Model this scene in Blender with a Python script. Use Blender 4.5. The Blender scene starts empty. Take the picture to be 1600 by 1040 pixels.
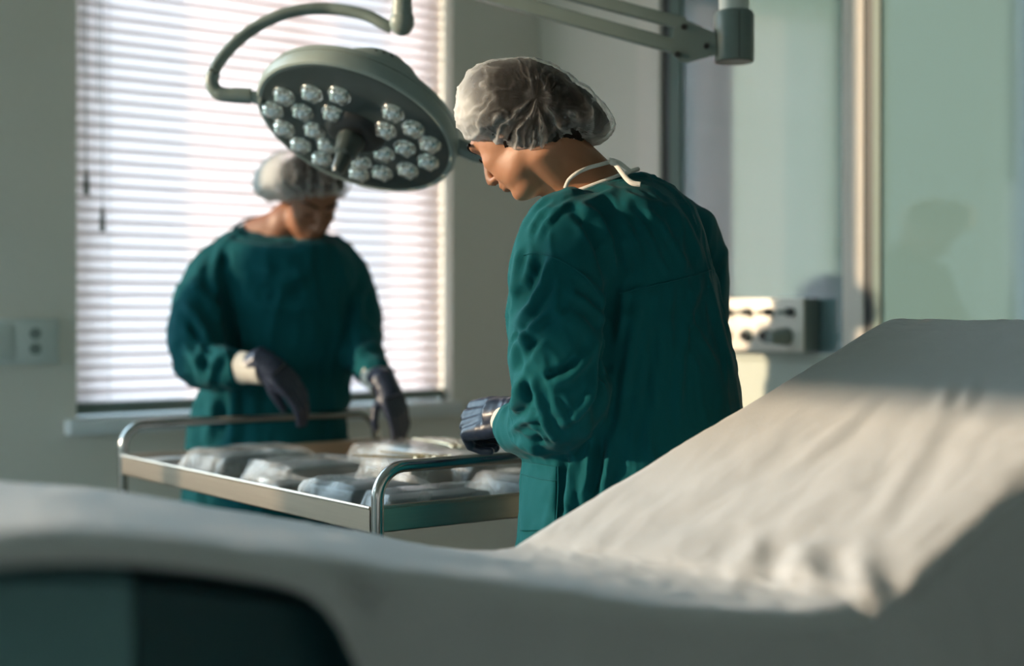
import bpy, bmesh, math, random
import numpy as np
from mathutils import Vector, Matrix, noise
random.seed(7)
S = bpy.context.scene
COL = S.collection
# ------------------------------------------------------------------ camera
CAMH, FPX, HZ = 1.17, 2222.0, 485.0
SA, CA = 0.6018, 0.7987
VF = Vector((SA, CA, 0)); VR = Vector((CA, -SA, 0)); VU = Vector((0, 0, 1))
cd = bpy.data.cameras.new('camera'); cam = bpy.data.objects.new('camera', cd); COL.objects.link(cam)
cam.location = (0, 0, CAMH)
cam.rotation_euler = (math.pi/2, 0, -math.atan2(SA, CA))
cd.sensor_width = 36; cd.lens = FPX/1600*36; cd.shift_y = -(520-HZ)/1600
cd.dof.use_dof = True; cd.dof.focus_distance = 2.36; cd.dof.aperture_fstop = 1.8
cd.clip_start = 0.05
S.camera = cam
# ------------------------------------------------------------------ light
S.view_settings.view_transform = 'Standard'; S.view_settings.look = 'None'
S.view_settings.exposure = 0.0; S.view_settings.gamma = 1.0; S.view_settings.use_curve_mapping = False
w = bpy.data.worlds.new('sky'); S.world = w; w.use_nodes = True
wn = w.node_tree.nodes; wl = w.node_tree.links
bg = wn['Background']; bg.inputs[1].default_value = 7.2
tc = wn.new('ShaderNodeTexCoord'); sx = wn.new('ShaderNodeSeparateXYZ'); cr = wn.new('ShaderNodeValToRGB')
wl.new(tc.outputs['Generated'], sx.inputs[0]); wl.new(sx.outputs['Z'], cr.inputs[0]); wl.new(cr.outputs[0], bg.inputs[0])
e = cr.color_ramp.elements
e[0].position = 0.0; e[0].color = (0.10, 0.12, 0.10, 1); e[1].position = 0.6; e[1].color = (0.55, 0.78, 1.0, 1)
x = e.new(0.03); x.color = (0.82, 0.93, 1.0, 1)
SUNV = Vector((0.9, -0.436, -0.22)).normalized()
sd = bpy.data.lights.new('sun', 'SUN'); sun = bpy.data.objects.new('sun', sd); COL.objects.link(sun)
sd.energy = 7.2; sd.color = (1.0, 0.74, 0.52); sd.angle = math.radians(0.9)
sun.rotation_euler = SUNV.to_track_quat('-Z', 'Y').to_euler(); sun.location = (-6, 6, 5)

# ------------------------------------------------------------------ helpers
def P(u, v, d):
    """point seen at (u, v) of the 1600x1040 photo, at depth d along the view direction"""
    return Vector((0, 0, CAMH)) + VF*d + VR*((u-800)/FPX*d) + VU*((HZ-v)/FPX*d)
def mat(name, col, rough=0.6, metal=0.0, **kw):
    m = bpy.data.materials.new(name); m.use_nodes = True
    b = m.node_tree.nodes['Principled BSDF']
    b.inputs['Base Color'].default_value = (*col, 1); b.inputs['Roughness'].default_value = rough
    b.inputs['Metallic'].default_value = metal
    for k, v in kw.items(): b.inputs[k.replace('_', ' ')].default_value = v
    return m
def nodes(m): return m.node_tree.nodes, m.node_tree.links, m.node_tree.nodes['Principled BSDF']
def add_noise(m, scale=40, amount=0.12, bump=0.0, detail=3, stretch=(1, 1, 1), bdist=0.002):
    n, l, b = nodes(m)
    c = tuple(b.inputs['Base Color'].default_value)
    t = n.new('ShaderNodeTexCoord'); mp = n.new('ShaderNodeMapping'); mp.inputs['Scale'].default_value = stretch
    nz = n.new('ShaderNodeTexNoise'); nz.inputs['Scale'].default_value = scale; nz.inputs['Detail'].default_value = detail
    l.new(t.outputs['Object'], mp.inputs[0]); l.new(mp.outputs[0], nz.inputs['Vector'])
    r = n.new('ShaderNodeMapRange'); r.inputs['To Min'].default_value = 1-amount; r.inputs['To Max'].default_value = 1+amount
    l.new(nz.outputs[0], r.inputs[0])
    mx = n.new('ShaderNodeVectorMath'); mx.operation = 'SCALE'; mx.inputs[0].default_value = c[:3]
    l.new(r.outputs[0], mx.inputs['Scale']); l.new(mx.outputs[0], b.inputs['Base Color'])
    if bump:
        bp = n.new('ShaderNodeBump'); bp.inputs['Strength'].default_value = bump; bp.inputs['Distance'].default_value = bdist
        l.new(nz.outputs[0], bp.inputs['Height']); l.new(bp.outputs[0], b.inputs['Normal'])
    return m
def tag(o, label=None, cat=None, group=None, kind=None):
    if label: o['label'] = label
    if cat: o['category'] = cat
    if group: o['group'] = group
    if kind: o['kind'] = kind
    return o
def link(name, me, m=None, parent=None, smooth=True):
    o = bpy.data.objects.new(name, me); COL.objects.link(o)
    if m is not None: me.materials.append(m)
    if smooth:
        for p in me.polygons: p.use_smooth = True
    if parent is not None: setparent(o, parent)
    return o
def wloc(o):
    p = o.location.copy()
    while o.parent: o = o.parent; p = p + o.location
    return p
def setparent(o, parent):
    o.parent = parent
    o.location = o.location - wloc(parent)        # every parent is only translated
def thing(name, loc, label, cat, group=None):
    o = bpy.data.objects.new(name, None); COL.objects.link(o); o.location = loc; o.empty_display_size = .05
    return tag(o, label, cat, group)
class MB:
    def __init__(s): s.bm = bmesh.new()
    def box(s, lo, hi, bev=0.0, M=None):
        lo = Vector(lo); hi = Vector(hi)
        r = bmesh.ops.create_cube(s.bm, size=1.0); vs = r['verts']
        for v in vs:
            v.co = Vector([lo[i]+(v.co[i]+.5)*(hi[i]-lo[i]) for i in range(3)])
        if bev:
            es = list({e for v in vs for e in v.link_edges})
            g = bmesh.ops.bevel(s.bm, geom=es, offset=bev, segments=3, affect='EDGES', profile=.5)
            vs = list({v for f in g['faces'] for v in f.verts} | {v for v in vs if v.is_valid})
        if M is not None:
            for v in vs: v.co = M @ v.co
        return s
    def tube(s, pts, rad, n=16, caps=True, up=None, flat=1.0):
        pts = [Vector(p) for p in pts]
        if not hasattr(rad, '__len__'): rad = [rad]*len(pts)
        T = [(pts[min(i+1, len(pts)-1)]-pts[max(i-1, 0)]).normalized() for i in range(len(pts))]
        a = Vector(up) if up else (Vector((0, 0, 1)) if abs(T[0].z) < .9 else Vector((1, 0, 0)))
        rings = []
        for p, t, r in zip(pts, T, rad):
            a = (a - t*a.dot(t)).normalized(); b = t.cross(a)
            rings.append([s.bm.verts.new(p + (a*math.cos(2*math.pi*k/n)*flat + b*math.sin(2*math.pi*k/n))*r) for k in range(n)])
        s.skin(rings, caps)
        return s
    def skin(s, rings, caps=True):
        n = len(rings[0])
        for A, B in zip(rings, rings[1:]):
            for k in range(n): s.bm.faces.new((A[k], A[(k+1) % n], B[(k+1) % n], B[k]))
        if caps:
            s.bm.faces.new(list(reversed(rings[0]))); s.bm.faces.new(rings[-1])
    def rings(s, R, caps=True):
        s.skin([[s.bm.verts.new(p) for p in r] for r in R], caps); return s
    def ell(s, c, ax, ay, az, seg=24, ring=16):
        M = Matrix([[ax[i], ay[i], az[i], c[i]] for i in range(3)] + [[0, 0, 0, 1]])
        bmesh.ops.create_uvsphere(s.bm, u_segments=seg, v_segments=ring, radius=1.0, matrix=M); return s
    def grid(s, f, nu, nv):
        V = [[s.bm.verts.new(f(i/(nu-1), j/(nv-1))) for j in range(nv)] for i in range(nu)]
        for i in range(nu-1):
            for j in range(nv-1): s.bm.faces.new((V[i][j], V[i+1][j], V[i+1][j+1], V[i][j+1]))
        return s
    def me(s, name):
        bmesh.ops.recalc_face_normals(s.bm, faces=s.bm.faces[:])
        m = bpy.data.meshes.new(name); s.bm.to_mesh(m); s.bm.free(); return m
    def build(s, name, m=None, parent=None, smooth=True, sharp=True):
        o = link(name, s.me(name), m, parent, smooth)
        if smooth and sharp: edge_split(o)
        return o
def edge_split(o, ang=35):
    me = o.data
    bm = bmesh.new(); bm.from_mesh(me)
    for e_ in bm.edges:
        if len(e_.link_faces) == 2 and e_.calc_face_angle(0) > math.radians(ang): e_.smooth = False
    bm.to_mesh(me); bm.free()
def remesh(me, voxel, name):
    o = bpy.data.objects.new('tmp', me); COL.objects.link(o)
    md = o.modifiers.new('r', 'REMESH'); md.mode = 'VOXEL'; md.voxel_size = voxel; md.adaptivity = 0
    dg = bpy.context.evaluated_depsgraph_get(); dg.update()
    out = bpy.data.meshes.new_from_object(o.evaluated_get(dg)); out.name = name
    bpy.data.objects.remove(o); out.materials.clear()
    return out
def getco(me):
    a = np.empty(len(me.vertices)*3); me.vertices.foreach_get('co', a); return a.reshape(-1, 3)
def setco(me, a): me.vertices.foreach_set('co', a.ravel()); me.update()
def getno(me):
    a = np.empty(len(me.vertices)*3); me.vertices.foreach_get('normal', a); return a.reshape(-1, 3)
def edges(me):
    a = np.empty(len(me.edges)*2, dtype=np.int64); me.edges.foreach_get('vertices', a); return a.reshape(-1, 2)
def lap(me, it, f=0.5, mask=None):
    E = edges(me); c = getco(me); n = len(c)
    deg = np.bincount(E.ravel(), minlength=n)[:, None].clip(1)
    for _ in range(it):
        s = np.zeros_like(c)
        for k in range(3): s[:, k] = np.bincount(E[:, 0], c[E[:, 1], k], n)+np.bincount(E[:, 1], c[E[:, 0], k], n)
        d = (s/deg-c)*f
        if mask is not None: d *= mask[:, None]
        c = c+d
    setco(me, c)
def fbm(c, scale, seed=0, oct=3):
    sv = Vector((seed*13.1, seed*7.7, seed*3.3)); out = np.empty(len(c))
    for i, p in enumerate(c): out[i] = noise.fractal(Vector((p[0]*scale[0], p[1]*scale[1], p[2]*scale[2]))+sv, 1.0, 2.0, oct)
    return out
def proj(c):
    d = c@np.array(VF); r = c@np.array(VR); z = c[:, 2]-CAMH
    d = np.maximum(d, .05)
    return np.stack([800+FPX*r/d, HZ-FPX*z/d], 1)
def creases(me, lst, mpp, face=True):
    """folds in cloth: each is (amplitude mm, half width px, [(u, v), ...]) laid on the side that faces the room"""
    c = getco(me); no = getno(me); uv = proj(c)
    fac = np.clip(-(no@np.array(VF))*2.5+.3, 0, 1) if face else np.ones(len(c))
    disp = np.zeros(len(c))
    for amp, wd, pl in lst:
        pl = np.array(pl, float); best = np.full(len(c), 1e9); tt = np.zeros(len(c)); L = 0
        seg = np.linalg.norm(np.diff(pl, axis=0), axis=1); tot = seg.sum(); side = np.zeros(len(c))
        for a, b, sl in zip(pl, pl[1:], seg):
            ab = b-a; t = np.clip(((uv-a)@ab)/(ab@ab), 0, 1); q = a+t[:, None]*ab
            dd = np.linalg.norm(uv-q, axis=1); cr_ = (uv-a)[:, 0]*ab[1]-(uv-a)[:, 1]*ab[0]
            k = dd < best; best[k] = dd[k]; tt[k] = (L+t[k]*sl)/tot; side[k] = np.sign(cr_[k]); L += sl
        taper = np.clip(np.minimum(tt, 1-tt)*4+.15, 0, 1)
        x_ = best/wd
        disp += amp*.001*taper*(np.exp(-x_**2) - .45*np.exp(-((x_-1.9)/.8)**2))
    setco(me, c+no*(disp*fac)[:, None])
def cam_axes(R, U, F): return (VR*R+VU*U+VF*F).normalized()

# ------------------------------------------------------------------ materials
M_wall = add_noise(mat('wall_paint', (.75, .715, .635), .85), 60, .03, .15)
M_ceil = add_noise(mat('ceiling_paint', (.74, .75, .72), .9), 20, .02)
M_floor = add_noise(mat('floor_vinyl', (.33, .34, .32), .4), 8, .10)
M_frame = add_noise(mat('window_frame', (.70, .72, .72), .5), 30, .02)
M_post = add_noise(mat('partition_post', (.80, .74, .66), .55), 30, .02)
M_gask = mat('black_gasket', (.012, .02, .02), .5)
M_gask2 = mat('grey_green_seal', (.10, .16, .14), .5)
M_panel = mat('glossy_teal_glass', (.135, .225, .235), .0, 0, IOR=2.2)
M_lowwall = add_noise(mat('lower_wall_board', (.47, .52, .46), .6), 10, .05)
M_steel = add_noise(mat('brushed_steel', (.60, .50, .40), .33, 1.0), 5, .10, .05, stretch=(1, 1, 40))
M_steel2 = add_noise(mat('polished_steel_tube', (.40, .39, .37), .16, 1.0), 12, .05)
M_grey = add_noise(mat('grey_lacquer', (.17, .215, .20), .38), 30, .03)
M_grey2 = add_noise(mat('light_grey_lacquer', (.26, .31, .285), .40), 30, .03)
M_dark = mat('dark_housing', (.035, .05, .048), .35)
M_black = mat('black_plastic', (.012, .014, .014), .4)
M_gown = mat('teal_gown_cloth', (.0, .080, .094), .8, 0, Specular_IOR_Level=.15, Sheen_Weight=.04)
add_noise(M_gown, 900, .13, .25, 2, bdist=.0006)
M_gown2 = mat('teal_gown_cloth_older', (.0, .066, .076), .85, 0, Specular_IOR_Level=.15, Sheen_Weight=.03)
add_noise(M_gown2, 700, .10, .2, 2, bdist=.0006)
M_cuff = add_noise(mat('knit_cuff', (.62, .58, .50), .9), 200, .08, .3, stretch=(1, 1, .1))
M_tie = add_noise(mat('white_tape', (.80, .77, .72), .85), 300, .05, .2)
M_glove = mat('navy_nitrile', (.016, .022, .045), .36, 0, Specular_IOR_Level=.6)
add_noise(M_glove, 90, .2, .12, 3, bdist=.001)
M_skin = mat('skin_light_brown', (.38, .175, .092), .5, 0, Subsurface_Weight=.12, Subsurface_Scale=.01)
add_noise(M_skin, 60, .06, .05, 4)
M_skin2 = mat('skin_brown', (.27, .115, .06), .5, 0, Subsurface_Weight=.1, Subsurface_Scale=.01)
add_noise(M_skin2, 60, .06, .05, 4)
M_lip = mat('lips', (.38, .12, .08), .4)
M_hair = add_noise(mat('dark_hair', (.009, .007, .006), .6, 0, Specular_IOR_Level=.12), 90, .5, .6, 4, (1, 1, .25), .004)
M_trous = add_noise(mat('scrub_trousers', (.02, .16, .16), .85), 200, .1)
M_shoe = mat('white_clog', (.6, .6, .58), .5)
M_sheet = mat('white_paper_sheet', (.55, .55, .55), .85, 0, Sheen_Weight=.1)
add_noise(M_sheet, 260, .03, .35, 4, bdist=.0008)
M_vinyl = add_noise(mat('shaded_teal_vinyl', (.003, .045, .052), .4), 120, .1, .15)  # shade of the recess under the sheet is put into this dark colour
M_box = add_noise(mat('dark_wrapped_tray', (.06, .075, .075), .5), 25, .35)
M_white = add_noise(mat('white_plastic', (.62, .66, .62), .45), 30, .02)
M_outlet = add_noise(mat('panel_aluminium', (.72, .68, .60), .45, .2), 20, .04)
M_gold = mat('gilt_steel', (.85, .68, .45), .18, 1.0)
def film_mat():
    m = mat('clear_film', (.86, .87, .85), .08, 0, Specular_IOR_Level=.9)
    n, l, b = nodes(m); tr = n.new('ShaderNodeBsdfTransparent'); mx = n.new('ShaderNodeMixShader'); out = n['Material Output']
    t = n.new('ShaderNodeTexCoord'); nz = n.new('ShaderNodeTexNoise'); nz.inputs['Scale'].default_value = 11; nz.inputs['Detail'].default_value = 5
    l.new(t.outputs['Object'], nz.inputs['Vector'])
    r = n.new('ShaderNodeMapRange'); r.inputs['From Min'].default_value = .35; r.inputs['From Max'].default_value = .7
    r.inputs['To Min'].default_value = .08; r.inputs['To Max'].default_value = .52
    l.new(nz.outputs[0], r.inputs[0]); l.new(r.outputs[0], mx.inputs[0]); l.new(tr.outputs[0], mx.inputs[1]); l.new(b.outputs[0], mx.inputs[2])
    l.new(mx.outputs[0], out.inputs[0])
    bp = n.new('ShaderNodeBump'); bp.inputs['Strength'].default_value = .6; bp.inputs['Distance'].default_value = .004
    l.new(nz.outputs[0], bp.inputs['Height']); l.new(bp.outputs[0], b.inputs['Normal'])
    return m
M_film = film_mat()
def cap_mat():
    """thin gauze: thicker where the cloth is gathered (vertex attribute 'gather')"""
    m = mat('gauze_cap', (.74, .73, .71), .8); n, l, b = nodes(m); out = n['Material Output']
    tr = n.new('ShaderNodeBsdfTransparent'); tl = n.new('ShaderNodeBsdfTranslucent'); tl.inputs[0].default_value = (.76, .74, .70, 1)
    m1 = n.new('ShaderNodeMixShader'); m1.inputs[0].default_value = .35; l.new(b.outputs[0], m1.inputs[1]); l.new(tl.outputs[0], m1.inputs[2])
    at = n.new('ShaderNodeAttribute'); at.attribute_name = 'gather'
    lw = n.new('ShaderNodeLayerWeight'); lw.inputs[0].default_value = .2
    ad = n.new('ShaderNodeMath'); ad.operation = 'ADD'; l.new(at.outputs['Fac'], ad.inputs[0])
    pw = n.new('ShaderNodeMath'); pw.operation = 'POWER'; pw.inputs[1].default_value = 2.2; l.new(lw.outputs['Facing'], pw.inputs[0]); l.new(pw.outputs[0], ad.inputs[1])
    ad.use_clamp = True
    m2 = n.new('ShaderNodeMixShader'); l.new(ad.outputs[0], m2.inputs[0]); l.new(tr.outputs[0], m2.inputs[1]); l.new(m1.outputs[0], m2.inputs[2])
    l.new(m2.outputs[0], out.inputs[0]); return m
M_cap = cap_mat()
def slat_mat():
    m = mat('blind_slat', (.86, .83, .84), .5); n, l, b = nodes(m); out = n['Material Output']
    tl = n.new('ShaderNodeBsdfTranslucent'); tl.inputs[0].default_value = (.98, .89, .88, 1)
    mx = n.new('ShaderNodeMixShader'); mx.inputs[0].default_value = .68
    l.new(b.outputs[0], mx.inputs[1]); l.new(tl.outputs[0], mx.inputs[2]); l.new(mx.outputs[0], out.inputs[0]); return m
M_slat = slat_mat()
M_pane = mat('window_pane', (.9, .95, .95), 0.0)
n_, l_, b_ = nodes(M_pane)
_tr = n_.new('ShaderNodeBsdfTransparent'); _tr.inputs[0].default_value = (.95, .97, .96, 1)
_gl = n_.new('ShaderNodeBsdfGlossy'); _gl.inputs['Roughness'].default_value = .02; _mx = n_.new('ShaderNodeMixShader'); _mx.inputs[0].default_value = .05
l_.new(_tr.outputs[0], _mx.inputs[1]); l_.new(_gl.outputs[0], _mx.inputs[2]); l_.new(_mx.outputs[0], n_['Material Output'].inputs[0])

# ------------------------------------------------------------------ the room
YW, XR, XL, YF, ZC = 4.1, 3.22, -2.6, -2.2, 3.5
WX0, WX1, WZ0, WZ1 = 1.49, 2.826, .852, 2.55          # window with the blind
def struct(o): o['kind'] = 'structure'; return o
def wall_x(name, y0, y1, x0, x1, holes):
    """wall lying along x, with rectangular holes (x0, x1, z0, z1)"""
    mb = MB(); xs = x0
    for (a, b, c, d) in sorted(holes):
        mb.box((xs, y0, 0), (a, y1, ZC)); mb.box((a, y0, 0), (b, y1, c)); mb.box((a, y0, d), (b, y1, ZC)); xs = b
    mb.box((xs, y0, 0), (x1, y1, ZC)); return struct(mb.build(name, M_wall, smooth=False))
struct(MB().box((XL-.25, YF-.25, -.1), (XR+.25, YW+.25, 0)).build('floor', M_floor, smooth=False))
struct(MB().box((XL-.25, YF-.25, ZC), (XR+.25, YW+.25, ZC+.1)).build('ceiling', M_ceil, smooth=False))
wall_x('wall_back', YW, YW+.24, XL-.25, XR+.25, [(-2.5, 1.24, .8, 3.3), (WX0, WX1, WZ0-.02, WZ1)])
struct(MB().box((XL-.25, YF-.25, 0), (XR+.25, YF, ZC)).build('wall_front', M_wall, smooth=False))
mb = MB(); mb.box((XL-.24, YF, 0), (XL, 2.3, ZC)); mb.box((XL-.24, 2.3, 0), (XL, YW, .8)); mb.box((XL-.24, 2.3, 3.3), (XL, YW, ZC))
mb.box((XL-.24, YW-.03, .8), (XL, YW, 3.3)); struct(mb.build('wall_left', M_wall, smooth=False))
# right wall: low boarded part, then tall glossy panels between posts
mb = MB(); mb.box((XR+.03, YF, 0), (XR+.25, YW, ZC)); mb.box((XR, 3.40, 0), (XR+.03, YW, ZC)); struct(mb.build('wall_right', M_wall, smooth=False))
struct(MB().box((XR, YF, 0), (XR+.03, 3.40, 1.035), .0).build('wall_right_lower', M_lowwall, smooth=False))
YP0, YP1 = 2.690, 2.615     # the pale post
for nm, a, b in (('wall_right_panel', YP0+.002, 3.36), ('wall_right_panel', YF, YP1-.055)):
    struct(MB().box((XR+.008, a, 1.035), (XR+.03, b, ZC)).build(nm, M_panel, smooth=False))
struct(MB().box((XR-.006, YP1, 1.0), (XR+.03, YP0, ZC), .002).build('trim_post', M_post))
struct(MB().box((XR-.012, 3.45, 0), (XR+.03, 3.56, ZC), .002).build('trim_jamb', M_post))
for a, b, m in ((3.415, 3.45, M_gask), (3.36, 3.415, M_gask2), (YP1-.03, YP1, M_gask), (YP1-.055, YP1-.03, M_gask2)):
    struct(MB().box((XR-.001, a, 1.035), (XR+.03, b, ZC)).build('trim_seal', m, smooth=False))
struct(MB().box((XR-.01, YF, 1.02), (XR+.03, 3.40, 1.045), .003).build('trim_rail', M_lowwall))
struct(MB().box((XL, YW-.012, 0), (XR, YW, .09), .002).build('baseboard_back', M_frame))
struct(MB().box((XR-.012, YF, 0), (XR, YW, .09), .002).build('baseboard_right', M_frame))
def window(name, x0, x1, z0, z1, y, muls, rails=()):
    o = thing(name, ((x0+x1)/2, y, z0), None, None); o['kind'] = 'structure'
    mb = MB(); f = .055
    mb.box((x0, y, z0), (x0+f, y+.06, z1)); mb.box((x1-f, y, z0), (x1, y+.06, z1)); mb.box((x0, y, z0), (x1, y+.06, z0+f)); mb.box((x0, y, z1-f), (x1, y+.06, z1))
    for m_ in muls: mb.box((m_-.035, y, z0), (m_+.035, y+.06, z1))
    for r_ in rails: mb.box((x0, y, r_-.03), (x1, y+.06, r_+.03))
    fr = mb.build('window_frame', M_frame, o, smooth=False); fr['kind'] = 'structure'
    pn = MB().box((x0+.02, y+.027, z0+.02), (x1-.02, y+.033, z1-.02)).build('window_pane', M_pane, o, smooth=False); pn['kind'] = 'structure'
    return o
window('window_1', WX0, WX1, WZ0, WZ1, YW+.15, (2.24,))
window('window_2', -2.5, 1.24, .8, 3.3, YW+.15, (-1.3, -.1,))
o = thing('window_3', (XL-.2, 3.2, .8), None, None); o['kind'] = 'structure'
mb = MB()
for a, b, c, d in ((2.3, 4.07, .8, .85), (2.3, 4.07, 3.25, 3.3), (2.3, 2.35, .8, 3.3)): mb.box((XL-.2, a, c), (XL-.15, b, d))
mb.build('window_frame', M_frame, o, smooth=False)
MB().box((XL-.178, 2.32, .82), (XL-.172, 4.06, 3.28)).build('window_pane', M_pane, o, smooth=False)
# added roller shade over part of the left window (out of the picture; it cuts the sun off the head of the bed)
o = thing('added_shade', (XL-.1, 2.96, 3.25), 'unseen roller shade added in the left window to cut the sun off the bed head', 'blind')
MB().tube([(XL-.1, 2.32, 3.22), (XL-.1, 3.74, 3.22)], .03).build('roller', M_frame, o)
MB().box((XL-.115, 2.33, 2.13), (XL-.111, 3.74, 3.22)).build('shade_cloth', M_wall, o, smooth=False)
MB().box((XL-.12, 2.33, 2.11), (XL-.105, 3.74, 2.13)).build('bottom_bar', M_frame, o, smooth=False)
# sill
struct(MB().box((WX0-.035, YW-.045, WZ0-.045), (WX1+.02, YW+.15, WZ0), .006).build('trim_sill', M_frame))
bd = thing('sky_blocker', (-58, 25, -.5), 'long dark block added out of view to keep bright sky out of the glass wall', 'sky_blocker')  # unseen mass added to keep bright sky out of the wall panel reflections
MB().box((-70, 5.0, -.5), (-58, 75, 14.6)).build('low_blocker', add_noise(mat('low_blocker', (.22, .25, .22), .9), .6, .2), bd, smooth=False)
MB().box((-61, 37, -.5), (-57, 80, 26)).build('tall_blocker', M_box, bd, smooth=False)  # taller added part, hides the sky left above the lower block
MB().box((-70.4, 4.6, 14.6), (-57.6, 75.4, 15.0)).build('blocker_edge', M_frame, bd, smooth=False)
# ground outside
struct(MB().box((-90, YW+.3, -.6), (60, 90, -.5)).build('ground', add_noise(mat('garden_ground', (.10, .12, .07), .9), .5, .3), smooth=False))

# ------------------------------------------------------------------ venetian blind
bl = thing('venetian_blind', ((WX0+WX1)/2, YW+.05, WZ0+.03), 'white venetian blind closed over the window behind the surgeons', 'blind')
BY = YW+.055; pitch = .0362; n_sl = 45; mb = MB(); rnd = random.Random(3)
for i in range(n_sl):
    z = WZ0+.062+i*pitch
    if z > WZ1-.06: break
    up = max(0, (z-1.95)/.6)
    ang = math.radians(67 - 16*up + rnd.uniform(-2.5, 2.5)); hw = .0235
    sag = rnd.uniform(-.0015, .0015)
    R_ = []
    for k in range(13):
        xx = WX0+.012+(WX1-WX0-.024)*k/12
        wob = noise.noise(Vector((xx*2.2, z*9, 1.0)))*math.radians(9) + (noise.noise(Vector((xx*1.1, z*3, 4.0)))*math.radians(8))
        a = ang+wob; zz = z+sag*math.sin(k/12*math.pi)
        row = []
        for q in range(5):
            s_ = -1+q/2; cv = .0028*(1-s_*s_)
            row.append((xx, BY + s_*hw*math.cos(a)+cv*math.sin(a), zz - s_*hw*math.sin(a)+cv*math.cos(a)))
        R_.append(row)
    V = [[mb.bm.verts.new(p) for p in r] for r in R_]
    for a_, b_2 in zip(V, V[1:]):
        for q in range(4): mb.bm.faces.new((a_[q], a_[q+1], b_2[q+1], b_2[q]))
sl = mb.build('slats', M_slat, bl, sharp=False)
so = sl.modifiers.new('thickness', 'SOLIDIFY'); so.thickness = .0006
MB().box((WX0+.008, BY-.026, WZ0+.010), (WX1-.008, BY+.026, WZ0+.044), .006).build('bottom_rail', M_grey, bl)
MB().box((WX0+.005, BY-.028, WZ1-.05), (WX1-.005, BY+.028, WZ1-.001), .004).build('head_rail', M_frame, bl)
for xx in (1.60, 2.58):
    mb = MB()
    for dy in (-.026, .026): mb.tube([(xx, BY+dy, WZ0+.04), (xx, BY+dy, WZ1-.03)], .0011, 6)
    z = WZ0+.06
    while z < WZ1-.05:
        mb.box((xx-.001, BY-.026, z), (xx+.001, BY+.026, z+.0012)); z += pitch
    mb.build('ladder_cord', M_frame, bl)
for (uu, v0, v1), k in (((135, 262, 305), 0), ((160, 320, 362), 1)):
    r = (uu-800)/FPX; t = (YW+.015)/(CA-SA*r); X = t*(SA+CA*r); zt = CAMH+(HZ-v0)/FPX*t; zb = CAMH+(HZ-v1)/FPX*t
    pc = MB().tube([(X, YW+.015, zt), (X, YW+.022, WZ1-.06)], .0016, 6)
    for q in ((.012, .03)[:1 if k else 2]): pc.tube([(X-q, YW+.018, zt+.3), (X-q, YW+.022, WZ1-.06)], .0014, 6)
    co = pc.build('pull_cord', M_grey2, bl)
    MB().tube([(X, YW+.015, zb), (X, YW+.015, zb+.004), (X, YW+.015, zb+.05), (X, YW+.015, zt)], [.006, .009, .0075, .003], 10).build('tassel', add_noise(mat('tassel', (.12, .14, .12), .6), 20, .1), co)

# ------------------------------------------------------------------ wall switch and socket
t_ = YW/(CA+SA*.36); 
def wx(u, y): r = (u-800)/FPX; t = y/(CA-SA*r); return t*(SA+CA*r), t
xb, tb = wx(93, YW-.02); zt = CAMH-(497-HZ)/FPX*tb; zb = CAMH-(568-HZ)/FPX*tb
hh = zt-zb; zc = (zt+zb)/2
so_ = thing('wall_socket', (xb-hh, YW, zc), 'white double wall plate with rocker switch and socket left of the window', 'socket')
MB().box((xb-2*hh, YW-.022, zb), (xb, YW, zt), .004).build('frame', M_white, so_)
MB().box((xb-2*hh+.014, YW-.030, zb+.016), (xb-hh-.008, YW-.02, zt-.016), .003).build('rocker_switch', M_white, so_)
fp = MB().box((xb-hh+.006, YW-.027, zb+.012), (xb-.014, YW-.02, zt-.012), .003).build('socket_face', M_white, so_)
for dz in (.022, -.022):
    mb = MB(); mb.tube([(xb-hh*.55, YW-.0272, zc+dz), (xb-hh*.55, YW-.029, zc+dz)], [.017, .017], 20); rg = mb.build('socket_ring', M_grey2, fp)
    mb = MB()
    for dx in (-.0075, .0075): mb.tube([(xb-hh*.55+dx, YW-.0285, zc+dz+.002), (xb-hh*.55+dx, YW-.0305, zc+dz+.002)], .0034, 10)
    mb.build('socket_hole', M_black, fp)

# ------------------------------------------------------------------ gas / outlet panel on the right wall
op = thing('outlet_panel', (XR, 3.0, 1.13), 'pale metal outlet box with two rows of dark connectors on the glass wall', 'outlet panel')
XF = XR-.062
MB().box((XF+.002, 2.785, 1.048), (XR+.008, 3.27, 1.207), .006).build('housing', M_grey, op)
MB().box((XF-.004, 2.785, 1.048), (XF+.004, 3.27, 1.207), .003).build('front_plate', M_outlet, op)
for y in (2.828, 2.913, 2.998, 3.080, 3.162):
    mb = MB(); mb.tube([(XF-.004, y, 1.166), (XF-.022, y, 1.166), (XF-.024, y, 1.166)], [.013, .013, .009], 16)
    k = mb.build('coupling', M_black, op)
    MB().tube([(XF-.022, y, 1.166), (XF-.05, y+.012, 1.164)], [.007, .006], 12).build('nipple', M_grey, k)
for y in (3.005, 2.925, 3.09):
    k = MB().tube([(XF-.002, y, 1.095), (XF-.012, y, 1.095)], [.023, .021], 20).build('coupling', M_grey, op)
    MB().tube([(XF-.011, y, 1.095), (XF-.026, y, 1.094)], [.014, .013], 16).build('socket_core', M_black, k)
k = MB().tube([(XF-.004, 2.845, 1.095), (XF-.03, 2.848, 1.094), (XF-.06, 2.85, 1.092), (XF-.075, 2.852, 1.091)], [.026, .025, .020, .017], 20).build('plug', M_grey, op)

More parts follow.
